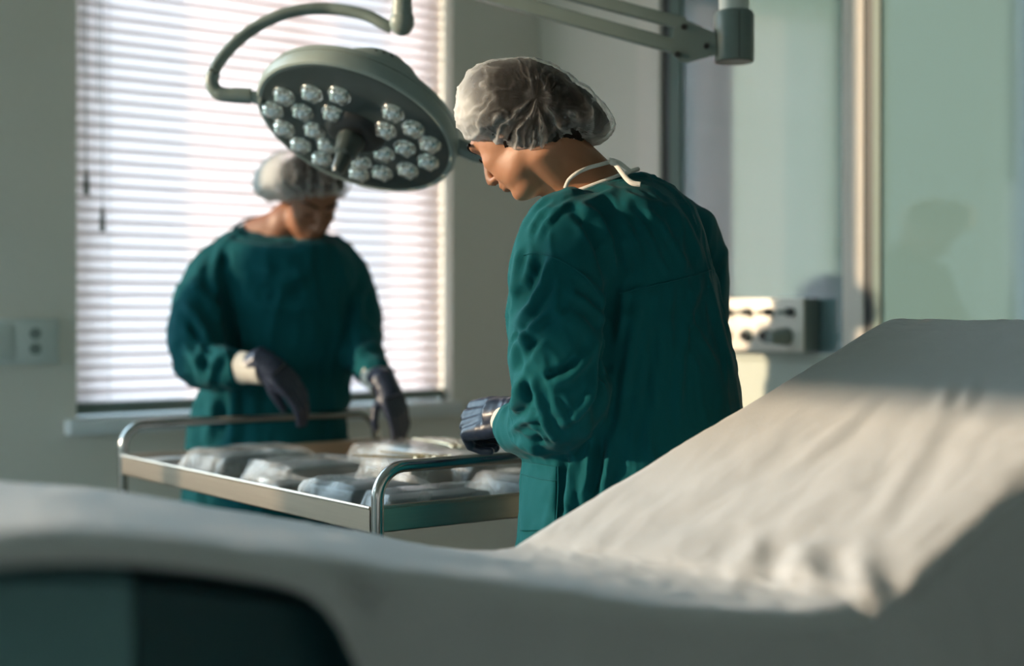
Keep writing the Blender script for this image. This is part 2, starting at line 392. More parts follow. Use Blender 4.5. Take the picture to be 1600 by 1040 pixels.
# ------------------------------------------------------------------ surgical lamp
LD = 3.0
lc = P(556, 201, LD); NL = cam_axes(-.276, -.846, -.454); E1 = cam_axes(.951, -.309, 0); E1 = (E1-NL*E1.dot(NL)).normalized(); E2 = NL.cross(E1)
if E2.z < 0: E2 = -E2
RL = .2185
lamp = thing('surgical_lamp', P(1148, 0, 2.95)*1.0, 'grey ceiling-mounted surgical lamp with round head of clear lenses on jointed arm', 'lamp')
lamp.location.z = ZC
def disc_ring(r, h, n=72, sq=0.0): return [lc + (E1*math.cos(2*math.pi*k/n)+E2*math.sin(2*math.pi*k/n))*r - NL*h for k in range(n)]
MB().rings([disc_ring(r, h) for r, h in ((.205, -.004), (.214, -.007), (.2185, -.004), (.2215, .006), (.222, .018), (.219, .026), (.2165, .0265), (.2165, .0285), (.2185, .029), (.214, .043), (.195, .054), (.15, .062), (.08, .068), (.02, .070))], True).build('lamp_head', M_grey2, lamp, sharp=True)
MB().rings([disc_ring(r, h) for r, h in ((.209, -.0035), (.206, -.0062), (.19, -.0072), (.06, -.0075), (.01, -.0075))], True).build('lamp_face', M_dark, lamp)
# raised control housing on the back of the head, with keys
bc = lc + E2*.135 + E1*.02 - NL*.05
Mb = Matrix([[E1[i], E2[i], -NL[i], bc[i]] for i in range(3)]+[[0, 0, 0, 1]])
cb = MB().rings([[Mb @ Vector((math.cos(a)*rx, math.sin(a)*ry, z)) for a in [2*math.pi*k/32 for k in range(32)]] for rx, ry, z in ((.13, .07, -.02), (.095, .055, .012), (.070, .042, .034), (.048, .032, .046), (.01, .01, .049))], True).build('control_housing', M_grey2, lamp)
for k in range(3):
    c = Mb @ Vector((-.012+.016*k, .040, .030))
    MB().ell(c, E1*.0055, E2*.0055, NL*.004).build('key', M_dark, cb)
# centre boss and handle
MB().rings([disc_ring(r, h, 36) for r, h in ((.068, -.007), (.062, -.016), (.05, -.024), (.032, -.026))], True).build('centre_ring', M_black, lamp)
hd = cam_axes(-.30, -.85, -.43)
h0 = lc + NL*.024
HP = [h0, h0+hd*.012, h0+hd*.03, h0+hd*.045, h0+hd*.05, h0+hd*.082, h0+hd*.092]
MB().tube(HP, [.030, .031, .026, .024, .017, .015, .009], 24).build('sterile_handle', M_dark, lamp)
# lenses
LENS = [(520,505),(670,490),(820,500),(460,580),(620,590),(785,600),(520,680),(685,690),(610,770),(755,770),(725,845),
        (1110,595),(1070,690),(1220,680),(1175,785),(1060,815),(1310,765),(1300,860),(1190,905),(1050,920),(935,860),(925,925)]
M_lens = mat('clear_lens', (.74, .76, .73), .03, .9)
n_, l_, b_ = nodes(M_lens); b_.inputs['Coat Weight'].default_value = 1.0
lens0 = None
for i, (a, b) in enumerate(LENS):
    u, v = 300+a/3.467-4, b/3.467-1
    d = (P(u, v, 1)-Vector((0, 0, CAMH))); t = (lc-Vector((0, 0, CAMH))).dot(NL)/d.dot(NL); c = Vector((0, 0, CAMH))+d*t+NL*.007
    if lens0 is None:
        mb = MB(); mb.tube([-NL*.001, NL*.004], [.0265, .0248], 28)
        mb.ell(Vector(), E1*.0230, E2*.0230, NL*.019, 28, 16)
        for q in range(4):
            an = q*math.pi/2+.6; mb.ell((E1*math.cos(an)+E2*math.sin(an))*.0145+NL*.0055, E1*.0082, E2*.0082, NL*.0105, 16, 10)
        lens0 = mb.build('lens', M_lens, None); lens0.location = c; setparent(lens0, lamp); base = lens0
    else:
        o = lens0.copy(); COL.objects.link(o); o.parent = None; o.location = c; setparent(o, lamp)
# yoke, joint, drop post, spring arm, bearing, ceiling pole
yk = [(612,44,3.02),(600,38,3.02),(575,25,3.03),(545,17,3.04),(516,14,3.05),(487,14,3.05),(458,18,3.05),(430,27,3.05),(404,40,3.05),(381,56,3.04),(364,71,3.03),(349,88,3.02),(339,102,3.01),(334,113,3.0)]
def smooth_path(pts, k=4):
    out = []
    for i in range(len(pts)-1):
        p0, p1, p2, p3 = pts[max(i-1, 0)], pts[i], pts[i+1], pts[min(i+2, len(pts)-1)]
        for j in range(k):
            t = j/k; out.append(.5*((2*p1)+(p2-p0)*t+(2*p0-5*p1+4*p2-p3)*t*t+(3*p1-p0-3*p2+p3)*t**3))
    return out+[pts[-1]]
MB().tube(smooth_path([P(*q) for q in yk]), .0125, 18).build('yoke', M_grey, lamp)
MB().tube(smooth_path([P(334,113,3.0), P(331,122,3.0), P(332,134,3.0), P(340,144,3.0), P(352,148,3.0), P(372,149,3.0), P(392,150,3.0)]), [.0145]*13+[.0155]*6+[.0165]*6, 18).build('pivot_arm', M_grey, lamp)
MB().tube([P(388,150,3.0), P(396,151,3.0), P(410,156,3.0)], [.0125, .0125, .0135], 18).build('pivot', M_grey2, lamp)
MB().tube([P(704,222,3.0), P(716,229,3.0), P(742,240,3.0), P(790,252,3.0)], [.014, .017, .0175, .015], 18).build('pivot_arm', M_grey, lamp)
jt = P(628, 34, 3.0)
MB().ell(jt, VR*.0265, VF*.024, VU*.030).build('knuckle', M_grey2, lamp)
top = P(628, -52, 3.0)
MB().tube([jt, jt+VU*.03, jt+VU*.031, top+VU*.02], [.0225, .0225, .021, .021], 24).build('drop_post', M_grey2, lamp)
MB().tube([P(628, -18, 3.0), P(628, -85, 3.0)], [.045, .045], 28).build('bearing', M_grey, lamp)
DA = 2.95
def bar(p, q, hw, th, name):
    ax = (q-p).normalized(); sd_ = VF; upv = sd_.cross(ax).normalized()
    if upv.z < 0: upv = -upv
    Mx = Matrix([[ax[i], sd_[i], upv[i], p[i]] for i in range(3)]+[[0, 0, 0, 1]])
    return MB().box((0, -th, -hw), ((q-p).length, th, hw), .003, Mx).build(name, M_grey, lamp)
bar(P(1070, 38, DA), P(650, -72, 3.0), .0125, .011, 'arm_bar')
bar(P(1052, 72, DA), P(650, -38, 3.0), .0145, .011, 'arm_bar')
br = [(1052, 46), (1066, 30), (1076, 33), (1112, 49), (1120, 52), (1120, 86), (1112, 87), (1075, 98), (1062, 96), (1050, 84)]
mb = MB(); A = [mb.bm.verts.new(P(u, v, DA-.02)) for u, v in br]; B = [mb.bm.verts.new(P(u, v, DA+.02)) for u, v in br]
mb.skin([A, B]); bk = mb.build('bracket', M_grey, lamp, smooth=False)
for (u, v) in ((1069, 42), (1104, 72), (1058, 85)):
    MB().tube([P(u, v, DA-.0195), P(u, v, DA-.024)], [.0065, .0055], 14).build('bolt', M_black, bk)
pc = P(1147, 57, DA)
cyl = [(.0405, -.052), (.0415, -.048), (.0415, .043), (.038, .051), (.032, .053)]
hk = MB().rings([[pc+VR*math.cos(a)*r+VF*math.sin(a)*r+VU*z for a in [2*math.pi*k/40 for k in range(40)]] for r, z in cyl]).build('arm_hub', M_grey, lamp)
MB().rings([[pc+VR*math.cos(a)*r+VF*math.sin(a)*r+VU*z for a in [2*math.pi*k/40 for k in range(40)]] for r, z in ((.039, -.0535), (.040, -.0518))]).build('hub_cap', M_black, hk)
MB().box((-.0008, -.0425, -.05), (.0008, -.0405, .045), 0, Matrix([[VR[i], VF[i], VU[i], (pc+VR*.004)[i]] for i in range(3)]+[[0, 0, 0, 1]])).build('seam', M_dark, hk, smooth=False)
MB().rings([[Vector((pc.x, pc.y, 0))+VR*math.cos(a)*.031+VF*math.sin(a)*.031+VU*z for a in [2*math.pi*k/40 for k in range(40)]] for z in (pc.z+.05, ZC)]).build('ceiling_pole', M_white, lamp)

# ------------------------------------------------------------------ trolley
TX0, TX1, TY0, TY1, ZL = 1.31, 2.04, 2.155, 3.30, .821
tro = thing('instrument_trolley', ((TX0+TX1)/2, (TY0+TY1)/2, 0), 'stainless steel instrument trolley with tubular end rails between the two surgeons', 'trolley')
def tray(z1, name):
    z0 = z1-.045; mb = MB(); t = .0015
    mb.box((TX0, TY0, z0), (TX1, TY1, z0+.002))
    mb.box((TX0, TY0, z0), (TX0+t, TY1, z1)); mb.box((TX1-t, TY0, z0), (TX1, TY1, z1)); mb.box((TX0, TY0, z0), (TX1, TY0+t, z1)); mb.box((TX0, TY1-t, z0), (TX1, TY1, z1))
    r = .0035
    for p, q in (((TX0, TY0, z1), (TX0, TY1, z1)), ((TX1, TY0, z1), (TX1, TY1, z1)), ((TX0, TY0, z1), (TX1, TY0, z1)), ((TX0, TY1, z1), (TX1, TY1, z1))): mb.tube([p, q], r, 10)
    return mb.build(name, M_steel, tro, sharp=True)
tray(ZL, 'top_tray'); tray(.30, 'bottom_tray')
for yy in (TY0-.012, TY1+.012):
    ra = .055; pts = [Vector((TX0+.008, yy, .11)), Vector((TX0+.008, yy, .5)), Vector((TX0+.008, yy, .893-ra))]
    for k in range(1, 9): a = math.pi/2*k/8; pts.append(Vector((TX0+.008+ra-ra*math.cos(a), yy, .893-ra+ra*math.sin(a))))
    pts2 = [Vector((TX1-.008-(p.x-TX0-.008), yy, p.z)) for p in reversed(pts)]
    MB().tube(pts+pts2, .0115, 18).build('end_rail', M_steel2, tro)
for xx in (TX0+.008, TX1-.008):
    for yy in (TY0-.012, TY1+.012):
        c = MB().box((xx-.012, yy-.016, .07), (xx+.012, yy+.016, .115), .004).build('castor', M_steel2, tro)
        MB().tube([(xx-.012, yy, .04), (xx+.012, yy, .04)], .04, 24).build('wheel', M_black, c)

# ------------------------------------------------------------------ instrument packs
ZT = ZL-.043
def pack(x, y, sx, sy, h, rot, seed, label, clear=.05, inner=.8, z0=ZT, boxcol=None):
    """sealed clear bag: crumpled film around a dark wrapped tray"""
    o = thing('sterile_pack', (x, y, z0), label, 'instrument pack', 'clear bags of instruments on the trolley')
    cr_, sr = math.cos(rot), math.sin(rot)
    def W(a, b, c): return Vector((x+a*cr_-b*sr, y+a*sr+b*cr_, z0+c))
    mb = MB(); hx, hy = sx*.5*inner, sy*.5*inner
    Mx = Matrix.Translation((x, y, z0)) @ Matrix.Rotation(rot, 4, 'Z')
    mb.box((-hx, -hy, .004), (hx, hy, h*.80), .006, Mx); mb.build('wrapped_tray', boxcol or M_box, o)
    mb = MB(); N = 44; rings = []
    NR = 26
    for j in range(NR):
        s_ = -1+2*j/(NR-1); row = []
        ends = max(0, (abs(s_)-inner+.02)/(1-inner+.02)); hz = h*(1-.88*ends**1.3)*(1+.05*noise.noise(Vector((s_*3, seed, 0))))
        for k in range(N):
            a = 2*math.pi*k/N; ca_, sa_ = math.cos(a), math.sin(a); pw = .45
            ex = math.copysign(abs(ca_)**pw, ca_)*sy*.5*(1-.06*ends); ez = (math.copysign(abs(sa_)**pw, sa_)*.5+.5)*hz+.002
            q = Vector((s_*sx*.5, ex, ez)); cra = .0020+.015*ends
            dn = noise.noise_vector(q*38+Vector((seed, 0, 0)))*cra + noise.noise_vector(q*90+Vector((0, seed, 0)))*cra*.6
            q = q+dn; q.z = max(q.z, .0015); row.append(W(*q))
        rings.append(row)
    mb.rings(rings, True).build('clear_bag', M_film, o, sharp=True)
    return o

# ------------------------------------------------------------------ hand-made cloth and people
def ringp(uL, vL, uR, vR, hd_, d, drop=0, n=48, sk=0.0, pw=1.0):
    """one level of a body: left and right silhouette in the photo, half depth hd_, drop = lowering of the side near the camera (px)"""
    c = (P(uL, vL, d)+P(uR, vR, d))/2; ax = (P(uR, vR, d)-P(uL, vL, d))/2; out = []
    for k in range(n):
        a = 2*math.pi*k/n; ca_, sa_ = math.cos(a), math.sin(a)
        ca2 = math.copysign(abs(ca_)**pw, ca_); sa2 = math.copysign(abs(sa_)**pw, sa_)
        out.append(c + ax*ca2 + VF*(hd_*sa2) + VU*(drop*d/FPX*sa2) + VF*(sk*hd_*ca2))
    return out
def head_mesh(name, O, hf, hu, neck, voxel=.003, hs=.89):
    """head in its own frame: x forward, y left, z up; then neck points (world, radius)"""
    hf = hf.normalized(); hu = (hu-hf*hu.dot(hf)).normalized(); hl = hu.cross(hf)
    def W(p): return O+(hf*p[0]+hl*p[1]+hu*p[2])*hs
    def el(mb, c, r, pit=0):
        cp, sp = math.cos(pit), math.sin(pit)
        mb.ell(W(c), (hf*cp-hu*sp)*r[0]*hs, hl*r[1]*hs, (hu*cp+hf*sp)*r[2]*hs)
    mb = MB()
    el(mb, (-.010, 0, .035), (.098, .076, .088)); el(mb, (.030, 0, .0), (.064, .066, .075)); el(mb, (.040, 0, -.045), (.050, .050, .058))
    el(mb, (.030, 0, -.070), (.048, .046, .034)); el(mb, (.070, 0, -.098), (.021, .024, .019)); el(mb, (.082, 0, .028), (.018, .048, .016))
    el(mb, (.062, 0, -.060), (.036, .030, .026)); el(mb, (.042, 0, -.100), (.038, .038, .026)); el(mb, (.030, 0, -.072), (.056, .058, .040)); el(mb, (.045, 0, -.085), (.044, .032, .022), .35)
    for s_ in (-1, 1):
        el(mb, (.055, s_*.034, -.026), (.032, .026, .028)); el(mb, (.042, s_*.026, -.050), (.044, .030, .042)); el(mb, (.02, s_*.044, -.062), (.042, .014, .026))
        el(mb, (-.008, s_*.078, -.008), (.018, .006, .031), -.15)
        el(mb, (.101, s_*.0115, -.040), (.0105, .0075, .0075))
    mb.tube([W((.088, 0, .022)), W((.098, 0, .002)), W((.108, 0, -.018)), W((.115, 0, -.034)), W((.106, 0, -.044))], [.008, .0085, .0095, .0105, .008], 12)
    el(mb, (.096, 0, -.062), (.0085, .021, .0055)); el(mb, (.0935, 0, -.072), (.0085, .018, .006))
    nk = [W((-.028, 0, -.02)), W((-.03, 0, -.065))]+[Vector(p) for p, r in neck]
    mb.tube(nk, [.052, .054]+[r for p, r in neck], 24)
    me = remesh(mb.me(name), voxel, name); lap(me, 12, .55)
    # eye sockets, mouth line, nostrils
    c = getco(me); A = np.array([hf, hl, hu]); L = (c-np.array(O))@A.T/hs; no = getno(me)
    dsp = np.zeros(len(c))
    def dent(p, r, amp):
        q = (L-np.array(p))/np.array(r); return amp*np.exp(-(q**2).sum(1))
    for s_ in (-1, 1):
        dsp += dent((.086, s_*.031, .004), (.03, .018, .011), -.008)
        dsp += dent((.080, s_*.031, .001), (.03, .013, .008), .0045)      # closed lid
        dsp += dent((.084, s_*.031, -.006), (.03, .014, .0018), -.0016)
        dsp += dent((.108, s_*.006, -.048), (.008, .003, .003), -.004)
        dsp += dent((-.002, s_*.086, -.004), (.010, .02, .016), -.004)
        dsp += dent((.088, s_*.03, .026), (.02, .02, .005), .0016)
    dsp += dent((.10, 0, -.067), (.03, .022, .0018), -.0030)
    dsp += dent((.10, 0, -.084), (.03, .02, .006), -.003)
    setco(me, c+no*dsp[:, None])
    return me, W, (hf, hl, hu)
def tube_noise(mb, pts, rad, n=40, k=6):
    P_ = smooth_path([Vector(p) for p in pts], k); idx = np.linspace(0, len(rad)-1, len(P_))
    mb.tube(P_, list(np.interp(idx, range(len(rad)), rad)), n)
def hand(name, wrist, ax, th, nrm, curls, thumb, m, parent, scale=1.0, wr=.026, spread=1.0, side=1, back=None):
    """gloved hand: ax = wrist to knuckles, th = towards the thumb, nrm = out of the back of the hand"""
    ax = ax.normalized(); nrm = (nrm-ax*nrm.dot(ax)).normalized(); th_ = nrm.cross(ax)
    if th_.dot(th) < 0: th_ = -th_
    s = scale; mb = MB()
    def W(a, b, c): return wrist+ax*(a*s)+th_*(b*s)+nrm*(c*s)
    b0 = back if back is not None else W(-.05, 0, 0)
    mb.tube([b0, W(-.02, 0, 0), W(0, 0, 0), W(.03, .0, 0)], [wr*1.05, wr, wr*.98, wr*1.02], 20)
    for b, r, L in ((.028, .0135, .088), (.009, .0145, .092), (-.010, .014, .088), (-.028, .0125, .080)):
        mb.tube([W(.0, b*.6, 0), W(.045, b*.9, .002), W(L, b, 0)], [.019*s, .0165*s, r*s*.92], 14)
    mb.ell(W(.035, .020, -.010), ax*.034*s, th_*.016*s, nrm*.015*s); mb.ell(W(.045, -.016, -.008), ax*.036*s, th_*.018*s, nrm*.014*s)
    F = [(.028, .0098, (.043, .026, .020)), (.009, .0102, (.047, .030, .021)), (-.010, .0097, (.043, .028, .020)), (-.028, .0086, (.034, .021, .018))]
    for i, (b, r, segs) in enumerate(F):
        p = W((.088, .092, .088, .080)[i], b, 0); ang = 0; out = [p-ax*.012*s, p]; rr = [r*s, r*s*1.08]
        sp = (b*4.5)*spread
        cu = curls[i]
        for j, L in enumerate(segs):
            ang += cu[j]; d_ = (ax*math.cos(ang)-nrm*math.sin(ang)); d_ = (d_+th_*sp*math.cos(min(ang, 1.5))*.6).normalized()
            out.append(p+d_*L*s*.5); rr.append(r*s*(.98-.06*j)); p = p+d_*L*s; out.append(p); rr.append(r*s*(1.03-.09*j))
        out.append(p+d_*r*.5*s); rr.append(r*s*.45)
        mb.tube(out, rr, 12); 
    tp = W(.022, .026, -.008); d1 = (ax*.62+th_*.62-nrm*.35).normalized()
    q = [W(.008, .014, -.006), tp]; rr = [.014*s, .0135*s]; p = tp
    for (fa, ft, fn), L, r in zip(thumb, (.036, .032, .024), (.0125, .011, .0095)):
        d_ = (ax*fa+th_*ft+nrm*fn).normalized(); p = p+d_*L*s; q.append(p); rr.append(r*s)
    q.append(p+d_*.005*s); rr.append(.005*s); mb.tube(q, rr, 14)
    me = remesh(mb.me(name), .0026, name); lap(me, 3, .5)
    c = getco(me); no = getno(me); t = (c-np.array(wrist))@np.array(ax)/s
    k = np.exp(-((t+.005)/.028)**2); ph = fbm(c, (20, 20, 20), 3, 2)
    wv = np.sin(t*330+ph*8)*.0004*k + fbm(c, (60, 60, 60), 5, 2)*.0006
    setco(me, c+no*wv[:, None])
    return link(name, me, m, parent)
def outline_cap(name, outline, cen, d, D, m, parent, seed=1, rim=None, gather=1.0, hole=None, thick=None, pe=.74):
    """puffed bouffant cap: silhouette as in the photo, rounded through its depth, with gathered folds"""
    c0 = P(cen[0], cen[1], d); ang = []; rad = []
    for u, v in outline:
        du, dv = (u-cen[0])*d/FPX, -(v-cen[1])*d/FPX; ang.append(math.atan2(dv, du)); rad.append(math.hypot(du, dv))
    o_ = np.argsort(ang); ang = np.array(ang)[o_]; rad = np.array(rad)[o_]
    ang = np.concatenate([ang-2*math.pi, ang, ang+2*math.pi]); rad = np.tile(rad, 3)
    aa = np.linspace(-math.pi, math.pi, 721)[:-1]; rr = np.interp(aa, ang, rad); kern = np.hanning(27); kern /= kern.sum()
    rr = np.convolve(np.tile(rr, 3), kern, 'same')[720:1440]
    bm = bmesh.new(); NB, NA = 90, 240; vv = []
    nrmv = []
    for j in range(NB+1):
        b = -math.pi/2+math.pi*j/NB; row = []
        for k in range(NA):
            a = -math.pi+2*math.pi*k/NA; r = rr[int(k*3)]
            rc = math.cos(b)**pe if 0 < j < NB else 0
            p = c0+(VR*math.cos(a)+VU*math.sin(a))*r*rc+VF*(D*math.sin(b)); row.append(bm.verts.new(p))
            if j in (0, NB): break
        vv.append(row)
    for j in range(NB):
        A, B = vv[j], vv[j+1]
        for k in range(NA):
            k2 = (k+1) % NA
            if len(A) == 1: bm.faces.new((A[0], B[k2], B[k]))
            elif len(B) == 1: bm.faces.new((A[k], A[k2], B[0]))
            else: bm.faces.new((A[k], A[k2], B[k2], B[k]))
    bmesh.ops.recalc_face_normals(bm, faces=bm.faces[:])
    me = bpy.data.meshes.new(name); bm.to_mesh(me); bm.free()
    c = getco(me); no = getno(me); uv = proj(c); rel = (uv-np.array(cen))*d/FPX
    # folds fan out from the gathered rim
    rp = np.array(rim, float); rd = np.full(len(c), 1e9); rs = np.zeros(len(c)); L = 0
    for a, b in zip(rp, rp[1:]):
        ab = b-a; sl = np.linalg.norm(ab); t = np.clip(((uv-a)@ab)/(ab@ab), 0, 1); q = a+t[:, None]*ab; dd = np.linalg.norm(uv-q, axis=1)
        k = dd < rd; rd[k] = dd[k]; rs[k] = L+t[k]*sl; L += sl
    rdm = rd*d/FPX; rsm = rs*d/FPX
    wp = np.array([noise.fractal(Vector((a*16+seed, b*16, e_*10)), 1, 2, 3) for a, b, e_ in zip(rel[:, 0], rel[:, 1], (c@np.array(VF)))])
    wq = np.array([noise.fractal(Vector((a*38+seed, b*38, e_*20+9)), 1, 2, 3) for a, b, e_ in zip(rel[:, 0], rel[:, 1], (c@np.array(VF)))])
    s1 = np.abs(np.sin(rsm*88+wp*2.4)); s2 = np.abs(np.sin(rsm*190+wq*5))
    ridge = (1-s1)**2.6; fine = (1-s2)**3; fall = np.exp(-rdm/.085); fall2 = np.exp(-rdm/.018)
    web = np.clip(1-np.abs(wq)*13, 0, 1)**1.5*.7+np.clip(1-np.abs(wp)*15, 0, 1)**1.5*1.0
    dsp = .0045*ridge*fall + .0016*fine*fall2 + .0018*web + .002*wp
    if hole is not None: pass
    c = c+no*dsp[:, None]; setco(me, c)
    g = .02 + gather*(.62*ridge*fall + .42*fall2 + .25*fine*fall2 + .20*web*(.5+.5*np.exp(-rdm/.06))) + .03*wq
    if thick is not None: g = g + thick[3]*np.exp(-(((uv-np.array(thick[:2]))/np.array(thick[2]))**2).sum(1))
    at = me.attributes.new('gather', 'FLOAT', 'POINT'); at.data.foreach_set('value', np.clip(g, .04, .97))
    o = link(name, me, m, parent); return o

from mathutils.bvhtree import BVHTree
def bvh_of(me):
    return BVHTree.FromPolygons([v.co.copy() for v in me.vertices], [tuple(p.vertices) for p in me.polygons])
def snap(bvh, u, v, off=.002):
    """point of a finished surface seen at (u, v), lifted a little off the cloth"""
    o_ = Vector((0, 0, CAMH)); d_ = (P(u, v, 1)-o_).normalized(); h = bvh.ray_cast(o_, d_)
    return None if h[0] is None else h[0]-d_*off
def seam(name, bvh, pts, rad, m, parent, flat=1.0, k=8, off=.001):
    pp = smooth_path([Vector((a, b, 0)) for a, b in pts], k); q = [snap(bvh, p.x, p.y, off) for p in pp]; q = [p for p in q if p]
    return MB().tube(q, rad, 8, up=-VF, flat=flat).build(name, m, parent)
def cloth_noise(me, amp, sc=(7, 7, 3.2), seed=1, ridged=True, mask=None):
    c = getco(me); no = getno(me)
    w1 = fbm(c, (3, 3, 3), seed+5, 2); cw = c+no*0; cw = cw+np.stack([w1, w1*.7, w1*.5], 1)*.12
    n1 = fbm(cw, sc, seed, 3); n2 = fbm(cw, (sc[0]*2.6, sc[1]*2.6, sc[2]*2.4), seed+2, 2)
    d = (np.exp(-(n1/.16)**2)-.35)*amp + (np.exp(-(n2/.14)**2)-.3)*amp*.45 if ridged else n1*amp
    if mask is not None: d = d*mask
    setco(me, c+no*d[:, None])
def gown(name, rings, arms, m, parent, voxel, cr, namp, seed, extra=None):
    mb = MB(); mb.rings(rings)
    for pts, rad in arms: tube_noise(mb, pts, rad)
    me = remesh(mb.me(name), voxel, name); lap(me, int(14*(.0058/voxel)**2) if voxel < .0058 else 14, .6)
    cloth_noise(me, namp, seed=seed); creases(me, [(a*1.15, w_*.78, p) for a, w_, p in cr], 1.0); lap(me, 1, .4)
    bv = bvh_of(me); return link(name, me, m, parent), bv
def person(O, hf, hu, neck, extra, m, label, voxel=.0035, hs=.89):
    hf = hf.normalized()
    me, W, ax = head_body(O, hf, hu, neck, extra, voxel, hs)
    o = link('person', me, m, None); tag(o, label, 'person'); return o, W, ax
def head_body(O, hf, hu, neck, extra, voxel, hs=.89):
    """one continuous body: head, neck, trunk, arms and legs grown together"""
    old = MB.me
    def me2(s, nm):
        MB.me = old
        for pts, rad in extra: tube_noise(s, pts, rad, 24, 4)
        return old(s, nm)
    MB.me = me2
    return head_mesh('person', O, hf, hu, neck, voxel, hs)

# ---------------------------------------------------------------- near surgeon (back to the camera, looking left and down)
D0 = 2.44
hf = cam_axes(-.60, -.62, .50); hu = cam_axes(-.52, .78, .35)
O1 = P(809, 201, 2.42)
neck1 = [(P(886, 266, 2.43), .061), (P(916, 302, 2.44), .068), (P(945, 345, 2.45), .085)]
sh_n, el_n, wr_n = P(880, 392, 2.31), P(892, 598, 2.28), P(800, 662, 2.455)
sh_f, el_f, wr_f = P(1068, 385, 2.57), P(1080, 560, 2.62), P(985, 636, 2.64)
body1 = [([P(925, 320, 2.44), P(955, 390, 2.44), P(975, 500, 2.44), P(985, 620, 2.44), P(990, 740, 2.44), P(990, 800, 2.44)], [.07, .13, .125, .12, .135, .12]),
         ([P(950, 365, 2.45), sh_n, P(882, 500, 2.28), el_n, P(860, 640, 2.35), wr_n], [.05, .052, .045, .038, .034, .024]),
         ([P(960, 365, 2.45), sh_f, P(1078, 470, 2.6), el_f, P(1030, 620, 2.68), wr_f], [.05, .05, .043, .037, .033, .025])]
for du, dd in ((-75, -.03), (75, .03)):
    c = P(990+du, 800, 2.44+dd); body1.append(([c, Vector((c.x, c.y, .5)), Vector((c.x, c.y, .09))], [.085, .055, .04]))
per1, W1, A1 = person(O1, hf, hu, neck1, body1, M_skin, 'person in teal gown and gauze cap seen from behind, nearest the bed')
R1 = [ringp(838, 324, 996, 266, .070, D0, 4), ringp(826, 334, 1018, 274, .105, D0, 4), ringp(816, 348, 1048, 290, .14, D0, 6), ringp(812, 372, 1082, 318, .165, D0, 6), ringp(815, 405, 1103, 360, .17, D0),
      ringp(824, 455, 1117, 420, .16, D0), ringp(832, 520, 1130, 490, .155, D0), ringp(836, 590, 1147, 565, .155, D0), ringp(828, 660, 1163, 640, .16, D0, 0, 48, 0),
      ringp(815, 740, 1180, 725, .165, D0), ringp(806, 830, 1188, 815, .17, D0), ringp(800, 930, 1190, 930, .17, D0), ringp(795, 1230, 1195, 1230, .17, D0)]
arm_n = ([P(905, 350, 2.37), P(885, 385, 2.315), P(876, 440, 2.29), P(872, 500, 2.28), P(870, 560, 2.275), P(874, 615, 2.28), P(858, 652, 2.32), P(828, 668, 2.38), P(802, 668, 2.43), P(790, 667, 2.45)],
         [.070, .082, .084, .082, .081, .080, .064, .050, .042, .033])
arm_f = ([P(1030, 340, 2.53), P(1072, 372, 2.56), P(1086, 420, 2.59), P(1085, 500, 2.61), P(1060, 570, 2.62), P(1010, 618, 2.64), P(970, 640, 2.65)],
         [.055, .062, .060, .062, .06, .05, .034])
